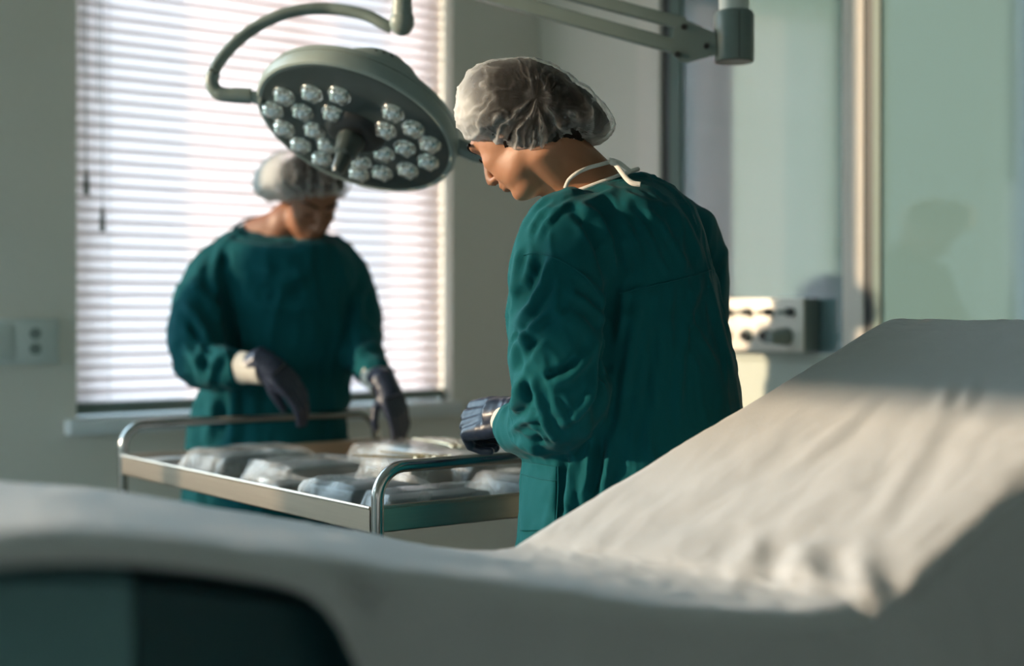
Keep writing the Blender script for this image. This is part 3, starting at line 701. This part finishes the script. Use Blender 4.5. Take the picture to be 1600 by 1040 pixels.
CR1 = [(-14, 12, [(953, 395), (957, 450), (952, 540), (940, 610), (930, 670)]),
       (9, 10, [(903, 318), (928, 338), (946, 372), (958, 420), (962, 470)]), (-7, 9, [(893, 326), (920, 352), (938, 390), (948, 430)]),
       (5, 6, [(895, 312), (870, 330), (850, 350), (838, 375)]), (5, 7, [(870, 318), (845, 335), (826, 365)]),
       (5, 7, [(965, 335), (985, 360), (1000, 395), (1003, 430)]), (4, 6, [(985, 330), (1012, 365), (1030, 405), (1045, 430)]), (4, 6, [(1000, 320), (1035, 350), (1062, 395), (1080, 425)]),
       (3, 5, [(965, 375), (975, 400), (985, 425), (975, 440)]), (5, 8, [(1040, 310), (1068, 345), (1088, 385), (1100, 425)]), (3, 5, [(1015, 300), (1045, 330), (1058, 352)]),
       (6, 10, [(1000, 455), (990, 520), (978, 600), (965, 690), (950, 760)]), (4, 7, [(1050, 440), (1045, 500), (1052, 560)]), (5, 8, [(1100, 425), (1080, 480), (1066, 540), (1060, 620), (1062, 690)]),
       (4, 6, [(1070, 480), (1095, 530), (1120, 570)]), (-5, 10, [(1025, 480), (1018, 560), (1005, 650), (990, 740)]), (4, 7, [(1110, 440), (1122, 500), (1138, 560), (1150, 610)]),
       (3, 5, [(1068, 500), (1075, 545), (1098, 590)]), (-5, 8, [(975, 500), (960, 600), (950, 690)]),
       (-9, 9, [(846, 395), (835, 430), (815, 470)]), (8, 8, [(862, 405), (850, 445), (828, 480), (806, 505)]), (7, 7, [(812, 385), (806, 430), (800, 470)]),
       (7, 7, [(868, 480), (836, 505), (808, 540), (797, 570)]), (-6, 7, [(852, 520), (826, 545), (806, 585)]), (5, 6, [(806, 505), (822, 530), (818, 575)]),
       (6, 7, [(900, 425), (925, 448), (943, 480)]), (5, 6, [(885, 455), (915, 470), (940, 500)]), (-5, 7, [(890, 475), (918, 492), (940, 520)]),
       (7, 9, [(930, 530), (912, 565), (890, 590), (862, 600)]), (6, 8, [(937, 575), (925, 615), (900, 650), (872, 668)]), (-7, 8, [(905, 560), (880, 578), (850, 590)]),
       (9, 8, [(812, 590), (808, 620), (800, 650)]), (9, 8, [(828, 588), (842, 612), (846, 650)]), (-9, 7, [(822, 600), (826, 625), (820, 645)]),
       (8, 7, [(800, 672), (820, 655), (845, 652)]), (9, 8, [(846, 650), (858, 672), (872, 690)]), (-8, 7, [(818, 672), (835, 680), (848, 700)]), (7, 7, [(806, 690), (828, 700), (852, 708)]),
       (-4, 6, [(870, 620), (885, 640), (895, 665)]),
       (9, 10, [(898, 705), (893, 750), (885, 815)]), (-9, 9, [(884, 715), (880, 760), (876, 810)]), (8, 10, [(925, 690), (915, 740), (905, 790)]), (-8, 10, [(940, 680), (935, 730), (925, 790)]), (7, 9, [(955, 660), (950, 720), (940, 770)])]
g1, bv1 = gown('surgical_gown', R1, [arm_n, arm_f], M_gown, per1, .0048, CR1, .0054, 11)
seam('back_seam', bv1, [(968, 458), (1000, 450), (1040, 441), (1080, 431), (1112, 421)], .0012, M_gown, g1)
seam('sleeve_seam', bv1, [(818, 398), (840, 395), (865, 402), (893, 416), (918, 436), (938, 462)], .0014, M_gown, g1)
# pocket
def brows(W, parent, sc):
    for s_ in (-1, 1):
        MB().tube(smooth_path([W((.0985, s_*.012, .026)), W((.0985, s_*.026, .033)), W((.088, s_*.042, .033)), W((.078, s_*.052, .027))]), .0026*sc, 8).build('eyebrow', M_hair, parent)
        MB().tube(smooth_path([W((.0885, s_*.020, -.004)), W((.0890, s_*.030, -.0075)), W((.0845, s_*.041, -.005))]), .0016*sc, 8).build('eyelashes', M_hair, parent)
brows(W1, per1, 1)
def patch(name, bv, quad, m, parent, nu=24, nv=30, off=.003):
    (a, b, c, d) = [Vector((p[0], p[1], 0)) for p in quad]; mb = MB(); G = []
    for i in range(nu):
        row = []
        for j in range(nv):
            s_, t = i/(nu-1), j/(nv-1); p = (a*(1-s_)+b*s_)*(1-t)+(d*(1-s_)+c*s_)*t; q = snap(bv, p.x, p.y, off)
            row.append(mb.bm.verts.new(q) if q else None)
        G.append(row)
    for i in range(nu-1):
        for j in range(nv-1):
            f = (G[i][j], G[i+1][j], G[i+1][j+1], G[i][j+1])
            if all(f): mb.bm.faces.new(f)
    o = mb.build(name, m, parent, sharp=False); lap(o.data, 2, .4); s_ = o.modifiers.new('thickness', 'SOLIDIFY'); s_.thickness = .002; s_.offset = 0; return o
pk = patch('pocket', bv1, [(816, 720), (871, 728), (868, 830), (812, 830)], M_gown, g1)
seam('pocket_hem', bv1, [(815, 741), (845, 748), (871, 751)], .0013, M_gown, pk, off=.005)
seam('pocket_edge', bv1, [(872, 729), (872, 770), (869, 820)], .0014, M_gown, pk, off=.005)
# neck binding and tied tape
nb = [R1[0][k % 48] for k in range(24, 24+25)]
MB().tube(smooth_path([p+VU*.002 for p in R1[0]+[R1[0][0]]], 2), .0042, 10).build('neck_binding', M_tie, g1)
def ribbon(name, pts, wd, m, parent):
    pp = smooth_path([P(*q) for q in pts], 6); mb = MB(); rows = []
    for i, p in enumerate(pp):
        t = (pp[min(i+1, len(pp)-1)]-pp[max(i-1, 0)]).normalized(); s_ = t.cross(VF).normalized()
        rows.append([mb.bm.verts.new(p+s_*k) for k in (-wd, 0, wd)])
    for a, b in zip(rows, rows[1:]):
        for k in range(2): mb.bm.faces.new((a[k], a[k+1], b[k+1], b[k]))
    o = mb.build(name, m, parent, sharp=False); so_ = o.modifiers.new('thickness', 'SOLIDIFY'); so_.thickness = .0014; return o
ribbon('neck_tape', [(883, 294, 2.355), (889, 281, 2.352), (902, 270, 2.352), (920, 262, 2.36), (938, 257, 2.372), (956, 252, 2.39)], .0034, M_tie, g1)
ribbon('tape_tail', [(952, 250, 2.375), (962, 257, 2.362), (970, 267, 2.352), (979, 279, 2.342), (988, 286, 2.337), (1001, 288, 2.335)], .0042, M_tie, g1)
ribbon('tape_tail', [(952, 249, 2.372), (966, 253, 2.367), (978, 262, 2.362), (986, 268, 2.362)], .0032, M_tie, g1)
kn = MB().ell(P(958, 253, 2.366), VR*.007, VF*.005, VU*.006).build('knot', M_tie, g1)
HO = [(723, 165), (727, 135), (748, 111), (790, 98), (845, 103), (895, 134), (935, 167), (952, 195), (943, 215), (918, 218), (888, 231), (840, 247), (812, 242), (775, 222), (745, 210), (727, 197)]
CO = [(713, 165), (715, 142), (726, 120), (745, 104), (768, 96), (795, 93), (825, 94), (852, 99), (880, 113), (905, 130), (932, 153), (953, 176), (962, 195), (958, 210), (945, 221), (925, 223), (905, 221), (888, 231), (865, 243), (838, 251), (815, 246), (790, 234), (765, 221), (735, 216), (719, 203), (714, 185)]
outline_cap('hair', HO, (836, 168), 2.415, .106, M_hair, per1, 4, rim=[(730, 205), (835, 250), (930, 222)], pe=.58)
outline_cap('bouffant_cap', CO, (838, 168), 2.415, .118, M_cap, per1, 2, rim=[(716, 200), (735, 213), (765, 220), (800, 238), (835, 250), (870, 241), (905, 222), (945, 220)], thick=(722, 175, (26, 60), .6))
hn = hand('glove', P(793, 650, 2.46), cam_axes(-.70, -.12, .55), cam_axes(-.3, .55, -.35), cam_axes(-.25, .62, -.72), [(1.05, .9, .5), (1.15, 1.0, .6), (1.2, 1.05, .6), (1.25, 1.1, .6)],
     [(.75, .35, -.5), (.7, -.1, -.7), (.55, -.35, -.75)], M_glove, per1, 1.06, .034, back=P(815, 658, 2.43))
hand('glove', wr_f, cam_axes(-.9, -.05, -.1), cam_axes(0, .4, -.9), cam_axes(.1, .9, .3), [(.6, .7, .4)]*4, [(.8, .3, -.4), (.8, 0, -.6), (.7, -.2, -.7)], M_glove, per1, .98, .029)
for du, dd in ((-75, -.03), (75, .03)):
    c = P(990+du, 800, 2.44+dd); tr_ = MB(); tr_.tube([Vector((c.x, c.y, z)) for z in (.75, .5, .3, .13)], [.088, .075, .07, .068], 24); tr_.build('trouser_leg', M_trous, per1)
    f = Vector((-.35, .93, 0)); s_ = Vector((f.y, -f.x, 0)); rr = []
    for t, wd, h in ((-.11, .025, .05), (-.09, .036, .07), (-.03, .04, .085), (.04, .042, .07), (.1, .044, .045), (.135, .03, .03)):
        rr.append([Vector((c.x, c.y, .002))+f*t+s_*(math.cos(a)*wd)+VU*(h*.5+h*.5*math.sin(a)) for a in [2*math.pi*k/20 for k in range(20)]])
    MB().rings(rr).build('clog', M_shoe, per1)

# ---------------------------------------------------------------- far surgeon (facing the camera across the trolley)
KF = 1.037
def PF(u, v, d): return P(u, v, d*KF)
D2 = 3.76*KF
hf = cam_axes(.34, -.62, -.71); hu = cam_axes(.28, .80, -.53)
O2 = PF(486, 306, 3.71)
neck2 = [(PF(450, 345, 3.77), .055), (PF(435, 372, 3.79), .062), (PF(430, 400, 3.79), .085)]
shA, elA, wrA = PF(356, 424, 3.73), PF(305, 560, 3.62), PF(396, 574, 3.50)
shB, elB, wrB = PF(530, 432, 3.82), PF(568, 540, 3.74), PF(597, 598, 3.53)
body2 = [([PF(430, 385, 3.79), PF(440, 430, 3.79), PF(440, 500, 3.79), PF(430, 600, 3.79), PF(420, 700, 3.79), PF(420, 760, 3.79)], [.07, .125, .12, .115, .13, .12]),
         ([PF(370, 375, 3.79), PF(400, 364, 3.79), PF(440, 358, 3.78), PF(475, 366, 3.79), PF(502, 376, 3.79)], [.025, .042, .056, .042, .025]),
         ([PF(420, 400, 3.79), shA, PF(322, 490, 3.68), elA, PF(350, 575, 3.56), wrA], [.05, .042, .040, .038, .033, .024]),
         ([PF(450, 400, 3.79), shB, PF(550, 480, 3.78), elB, PF(585, 570, 3.64), wrB], [.05, .040, .038, .038, .033, .024])]
for du in (-60, 60):
    c = PF(420+du, 760, 3.79); body2.append(([c, Vector((c.x, c.y, .5)), Vector((c.x, c.y, .09))], [.085, .055, .04]))
per2, W2, A2 = person(O2, hf, hu, neck2, body2, M_skin2, 'person in teal gown and navy gloves facing us behind the trolley, smiling down', .0045, .97)
R2 = [ringp(366, 357, 506, 362, .085, D2, 24), ringp(352, 364, 522, 372, .115, D2, 14), ringp(335, 380, 545, 388, .135, D2, 6), ringp(325, 410, 560, 415, .14, D2), ringp(325, 460, 562, 465, .14, D2), ringp(328, 520, 560, 520, .14, D2), ringp(320, 575, 555, 575, .14, D2),
      ringp(300, 640, 543, 640, .14, D2), ringp(288, 700, 547, 700, .15, D2), ringp(284, 780, 553, 780, .15, D2), ringp(280, 960, 556, 960, .15, D2)]
armA = ([PF(378, 385, 3.78), PF(357, 408, 3.745), PF(333, 440, 3.71), PF(314, 480, 3.67), PF(308, 530, 3.63), PF(316, 566, 3.60), PF(345, 576, 3.56), PF(375, 574, 3.53), PF(385, 574, 3.52)], [.062, .070, .078, .080, .078, .073, .060, .050, .046])
armB = ([PF(505, 388, 3.81), PF(530, 411, 3.815), PF(544, 446, 3.805), PF(556, 490, 3.79), PF(562, 530, 3.74), PF(572, 562, 3.67), PF(588, 585, 3.59), PF(594, 594, 3.56)], [.060, .066, .070, .069, .064, .055, .046, .040])
CR2 = [(-12, 10, [(352, 440), (358, 500), (372, 560), (380, 600)]), (8, 9, [(345, 385), (335, 425), (340, 470)]), (9, 9, [(300, 440), (325, 465), (348, 500)]), (8, 8, [(285, 470), (310, 500), (330, 540)]), (-8, 8, [(290, 500), (318, 530), (335, 560)]),
       (9, 8, [(290, 545), (310, 570), (318, 600)]), (9, 8, [(345, 550), (332, 575), (325, 605)]), (-8, 7, [(318, 548), (320, 580)]), (-9, 10, [(545, 450), (545, 520), (548, 580)]), (7, 8, [(575, 430), (560, 470), (560, 520)]), (7, 8, [(590, 535), (570, 545), (552, 560)]),
       (6, 12, [(400, 420), (440, 440), (490, 425)]), (5, 12, [(390, 470), (440, 490), (510, 480)]), (8, 12, [(335, 620), (330, 660), (322, 700)]), (-8, 10, [(350, 620), (348, 670)]), (8, 10, [(368, 610), (366, 660), (360, 700)]), (6, 12, [(400, 600), (395, 660)]), (6, 10, [(310, 610), (300, 660), (296, 700)])]
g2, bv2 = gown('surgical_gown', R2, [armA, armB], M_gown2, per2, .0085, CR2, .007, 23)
MB().tube(smooth_path([p+VU*.002 for p in R2[0]+[R2[0][0]]], 2), .004, 8).build('neck_binding', M_gown2, g2)
brows(W2, per2, 1.1)
def cuff(a, b, r0, r1, parent):
    mb = MB(); mb.tube([a, a.lerp(b, .3), a.lerp(b, .7), b], [r0, (r0+r1)/2*.96, r1*1.0, r1], 28); return mb.build('knit_cuff', M_cuff, parent)
cuff(PF(378, 574, 3.525), PF(413, 576, 3.495), .042, .040, g2); cuff(PF(586, 586, 3.585), PF(600, 603, 3.53), .041, .036, g2)
cuff(P(806, 660, 2.43), P(792, 656, 2.462), .036, .0345, g1)
hand('glove', PF(418, 572, 3.49), cam_axes(.72, -.62, -.05), cam_axes(-.5, -.7, -.5), cam_axes(.45, .62, -.62), [(.35, .4, .3), (.42, .5, .3), (.45, .5, .3), (.5, .5, .3)],
     [(.9, .15, -.45), (.9, -.05, -.5), (.8, -.15, -.5)], M_glove, per2, 1.02, .037, back=PF(396, 573, 3.51))
hand('glove', PF(604, 606, 3.52), cam_axes(.40, -.88, -.15), cam_axes(-.85, -.4, -.3), cam_axes(.55, .35, -.7), [(.30, .35, .3), (.35, .4, .3), (.4, .45, .3), (.45, .45, .3)],
     [(.75, .75, -.45), (.95, .35, -.4), (1.0, .0, -.4)], M_glove, per2, .92, .034, back=PF(592, 592, 3.56))
HO2 = [(436, 290), (440, 262), (458, 247), (490, 243), (520, 252), (537, 275), (537, 296), (505, 301), (470, 303), (445, 303)]
CO2 = [(399, 296), (401, 272), (414, 252), (436, 240), (465, 234), (497, 234), (526, 243), (545, 262), (549, 283), (542, 303), (515, 309), (485, 310), (455, 311), (432, 313), (415, 312), (404, 307)]
outline_cap('hair', HO2, (487, 275), 3.68*KF, .117, M_hair, per2, 6, rim=[(430, 312), (540, 308)])
outline_cap('bouffant_cap', CO2, (474, 277), 3.68*KF, .142, M_cap, per2, 8, rim=[(402, 308), (430, 312), (480, 309), (540, 304)], thick=(414, 280, (30, 60), .95))
for du in (-60, 60):
    c = PF(420+du, 760, 3.79); tr_ = MB(); tr_.tube([Vector((c.x, c.y, z)) for z in (.75, .5, .3, .13)], [.088, .075, .07, .068], 24); tr_.build('trouser_leg', M_trous, per2)
    f = Vector((-.1, -.99, 0)); s_ = Vector((f.y, -f.x, 0)); rr = []
    for t, wd, h in ((-.11, .025, .05), (-.09, .036, .07), (-.03, .04, .085), (.04, .042, .07), (.1, .044, .045), (.135, .03, .03)):
        rr.append([Vector((c.x, c.y, .002))+f*t+s_*(math.cos(a)*wd)+VU*(h*.5+h*.5*math.sin(a)) for a in [2*math.pi*k/20 for k in range(20)]])
    MB().rings(rr).build('clog', M_shoe, per2)

# ---------------------------------------------------------------- things on the trolley
PK = [(1.545, 3.09, .30, .21, .066, .03, 1, 'clear bag at the far left of the trolley with crumpled end over the tray edge', .74),
      (1.565, 2.84, .27, .20, .058, .04, 2, 'clear bag on the middle of the trolley, just behind the small bag at the edge', .76),
      (1.405, 2.645, .12, .15, .044, -.1, 3, 'smallest clear bag, lying low by the front edge of the trolley', .66),
      (1.45, 2.40, .22, .20, .066, .06, 4, 'whitish clear bag beside the near corner post of the trolley', .76),
      (1.48, 2.222, .27, .095, .062, 0, 5, 'dark clear bag seen under the near end rail of the trolley', .85),
      (1.88, 2.76, .24, .52, .076, .0, 6, 'large flat clear bag at the back of the trolley below the gloved hands', .85),
      (1.80, 2.29, .28, .20, .064, -.05, 7, 'crumpled clear bag at the right end of the trolley by the gown pocket', .72),
      (1.655, 2.565, .16, .19, .072, .05, 8, 'small dark clear bag in mid trolley carrying loose gilt forceps', .8)]
for (x, y, sx, sy, h, rot, sd_, lb, inn) in PK: pack(x, y, sx, sy, h, rot, sd_*5.3, lb, 0, inn)
# folded paper at the far left corner of the tray
mb = MB()
mb.grid(lambda a, b: Vector((1.335+.30*a, 3.212+.07*b, ZT+.036+.004*noise.noise(Vector((a*4, b*3, 2)))-.03*max(0, a-.75))), 30, 14)
fp_ = mb.build('folded_paper', M_sheet, None); fp_.modifiers.new('thickness', 'SOLIDIFY').thickness = .022
tag(fp_, 'folded white cloth lying at the far left corner of the trolley tray', 'cloth')
# instruments
def forceps(x, y, z, rot, L, label, tilt=0.0):
    o = thing('forceps', (x, y, z), label, 'forceps', 'loose instruments on the bags')
    R_ = Matrix.Translation((x, y, z)) @ Matrix.Rotation(rot, 4, 'Z') @ Matrix.Rotation(-tilt, 4, 'Y')
    for s_ in (-1, 1):
        pts = [R_ @ Vector(p) for p in ((L*.62, s_*.0012, 0), (L*.3, s_*.003, 0), (0, s_*.002, 0), (-L*.3, -s_*-.010, 0))]
        f = MB().tube(pts, [.0016, .0028, .003, .0024], 10).build('shank', M_gold, o)
        mb = MB(); c = Vector((-L*.42, s_*.014, 0)); mb.tube([R_ @ (c+Vector((math.cos(a)*.0155, math.sin(a)*.0115, 0))) for a in [2*math.pi*k/20 for k in range(21)]], .0026, 8, False); mb.build('ring_handle', M_gold, f)
    return o
forceps(1.625, 2.575, ZT+.080, 2.6, .14, 'gilt ring-handled forceps lying nearest the near end rail', .05)
forceps(1.69, 2.585, ZT+.080, 2.2, .14, 'gilt ring-handled forceps lying behind the nearest pair', .05)
forceps(1.87, 2.76, ZT+.082, 1.9, .13, 'gilt ring-handled forceps farthest right on the large bag', .08)

# ---------------------------------------------------------------- the bed in front
bed = thing('examination_bed', (1.0, 1.27, 0), 'examination bed with raised backrest in the blurred foreground', 'bed')
def lerp(a, b, t): return a+(b-a)*t
FAR = [(-.60, .70), (-.30, .86), (.10, .977), (.35, .992), (.56, .972), (.85, .905), (1.02, .862), (1.141, .846), (1.22, .874), (1.50, .981), (1.80, 1.096), (1.912, 1.138), (1.955, 1.150), (1.99, 1.140), (2.01, 1.10)]
NEAR = [(-.60, .70), (-.30, .86), (.06, .99), (.32, 1.012), (.54, .972), (.85, .902), (1.06, .862), (1.20, .848), (1.28, .876), (1.55, .985), (1.82, 1.09), (1.93, 1.135), (1.965, 1.148), (2.0, 1.138), (2.02, 1.10)]
def path(K, t):
    x = t*(len(K)-1); i = min(int(x), len(K)-2); f = x-i
    p0, p1, p2, p3 = K[max(i-1, 0)], K[i], K[i+1], K[min(i+2, len(K)-1)]
    c = lambda a: .5*((2*p1[a])+(p2[a]-p0[a])*f+(2*p0[a]-5*p1[a]+4*p2[a]-p3[a])*f*f+(3*p1[a]-p0[a]-3*p2[a]+p3[a])*f**3)
    return c(0), c(1)
YN, YFR = .985, 1.55
def bedpt(t, s, off=0.0, inset=0.0):
    """t along the bed, s across: 0 near edge .. 1 far edge; beyond that the cloth hangs"""
    xn, zn = path(NEAR, t); xf, zf = path(FAR, t); sc = min(max(s, 0), 1)
    x_, z_ = lerp(xn, xf, sc), lerp(zn, zf, sc); y_ = lerp(YN+inset, YFR-inset, sc)
    e_ = min(sc, 1-sc)/.06
    if e_ < 1: z_ -= .016*(1-e_)**2
    if s < 0: z_ += s*.565; y_ -= .004
    if s > 1: z_ -= (s-1)*.565; y_ += .004
    return Vector((x_, y_, z_+off))
NT, NS = 330, 190
def hang(t):
    x_, _ = path(NEAR, t)
    k = 1/(1+math.exp(-(x_-.60)/.017)); k2 = 0
    return .012+.50*k
def sheetf(a, b):
    t = a; h = hang(t); s0, s1 = -h, 1.22
    s = lerp(s0, s1, b); p = bedpt(t, s, .006)
    if s < 0:
        d_ = min(1, -s*4); q = noise.noise(Vector((p.x*6, 0, 3)))*1.5
        p.y -= d_*(.016*math.sin(p.x*26+q*2+s*4)+.024+.010*noise.noise(Vector((p.x*9, p.z*4, 7))))
    return p
mb = MB(); mb.grid(sheetf, NT, NS); me = mb.me('paper_sheet')
if sum(n_.normal.z for n_ in me.polygons) < 0: me.flip_normals()
CRB = [(3.6, 26, [(1267, 838), (1250, 878), (1288, 925)]), (-3.4, 22, [(1303, 850), (1308, 905)]), (3.6, 20, [(1335, 880), (1358, 918), (1382, 955)]), (-2.6, 22, [(1408, 838), (1385, 920)]), (4, 16, [(1392, 940), (1450, 884), (1520, 820), (1590, 755)]),
       (4, 20, [(1195, 850), (1150, 890), (1130, 905)]), (-2.6, 18, [(1225, 850), (1200, 905)]), (1.9, 9, [(1384, 600), (1345, 640), (1300, 685), (1229, 730)]), (-1.6, 14, [(1370, 640), (1310, 700), (1240, 750)]), (1.6, 16, [(1500, 600), (1440, 680), (1400, 760), (1370, 830)]), (-1.6, 16, [(1540, 600), (1480, 690), (1430, 780)]),
       (1.6, 14, [(1250, 650), (1150, 740), (1050, 800)]), (-1.6, 16, [(1180, 720), (1080, 800), (980, 860)]), (1.9, 14, [(1330, 750), (1230, 830), (1150, 870)]), (-1.6, 14, [(1440, 760), (1360, 850)]), (4, 10, [(1480, 600), (1470, 640)]), (4, 9, [(1520, 598), (1505, 645)]), (1.6, 12, [(1000, 780), (930, 840), (890, 872)])]
creases(me, CRB, 1, face=False)
c = getco(me); no = getno(me); n1 = fbm(c, (7, 9, 7), 31, 3); n2 = fbm(c, (24, 20, 24), 33, 3)
setco(me, c+no*(n1*.0022+(np.exp(-(n2/.12)**2)-.3)*.0013)[:, None]); lap(me, 1, .4)
sheet = link('paper_sheet', me, M_sheet, None); sheet.modifiers.new('thickness', 'SOLIDIFY').thickness = .0008
tag(sheet, 'white paper sheet draped over the examination bed in the foreground', 'sheet')
# upholstery under the sheet: leg part, seat, backrest
def cushion(t0, t1, name, thick=.085):
    mb = MB(); R_ = []
    for i in range(25):
        t = lerp(t0, t1, i/24); row = []
        for s in (0.0, .02, .1, .5, .9, .98, 1.0): row.append(bedpt(t, s, -.020, .032))
        for s in (1.0, .97, .5, .03, 0.0): q = bedpt(t, s, -.006-thick+(.02 if s in (0., 1.) else 0), .032); row.append(q)
        R_.append(row)
    return mb.rings(R_).build(name, M_vinyl, bed)
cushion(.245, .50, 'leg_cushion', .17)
M_vinyl_lit = add_noise(mat('lit_teal_vinyl', (.13, .27, .28), .5), 120, .1, .15)  # paler copy of the vinyl: light caught at the foot is in the colour
fc = cushion(.03, .246, 'foot_cushion', .26); fc.data.materials.clear(); fc.data.materials.append(M_vinyl_lit); cushion(.505, .92, 'backrest_cushion')
fr = MB(); fr.box((-.3, 1.08, .50), (1.9, 1.46, .56), .008); fr.build('bed_frame', M_grey2, bed)
for xx in (.5, 1.3): MB().box((xx-.06, 1.15, .10), (xx+.06, 1.39, .50), .01).build('column', M_grey2, bed)
MB().box((.2, 1.05, .03), (1.6, 1.49, .11), .015).build('base', M_grey2, bed)
MB().tube([bedpt(.75, .5, -.10), Vector((1.2, 1.27, .55))], .02).build('strut', M_grey2, bed)
MB().tube([bedpt(.20, .5, -.10), Vector((.4, 1.27, .55))], .02).build('strut', M_grey2, bed)
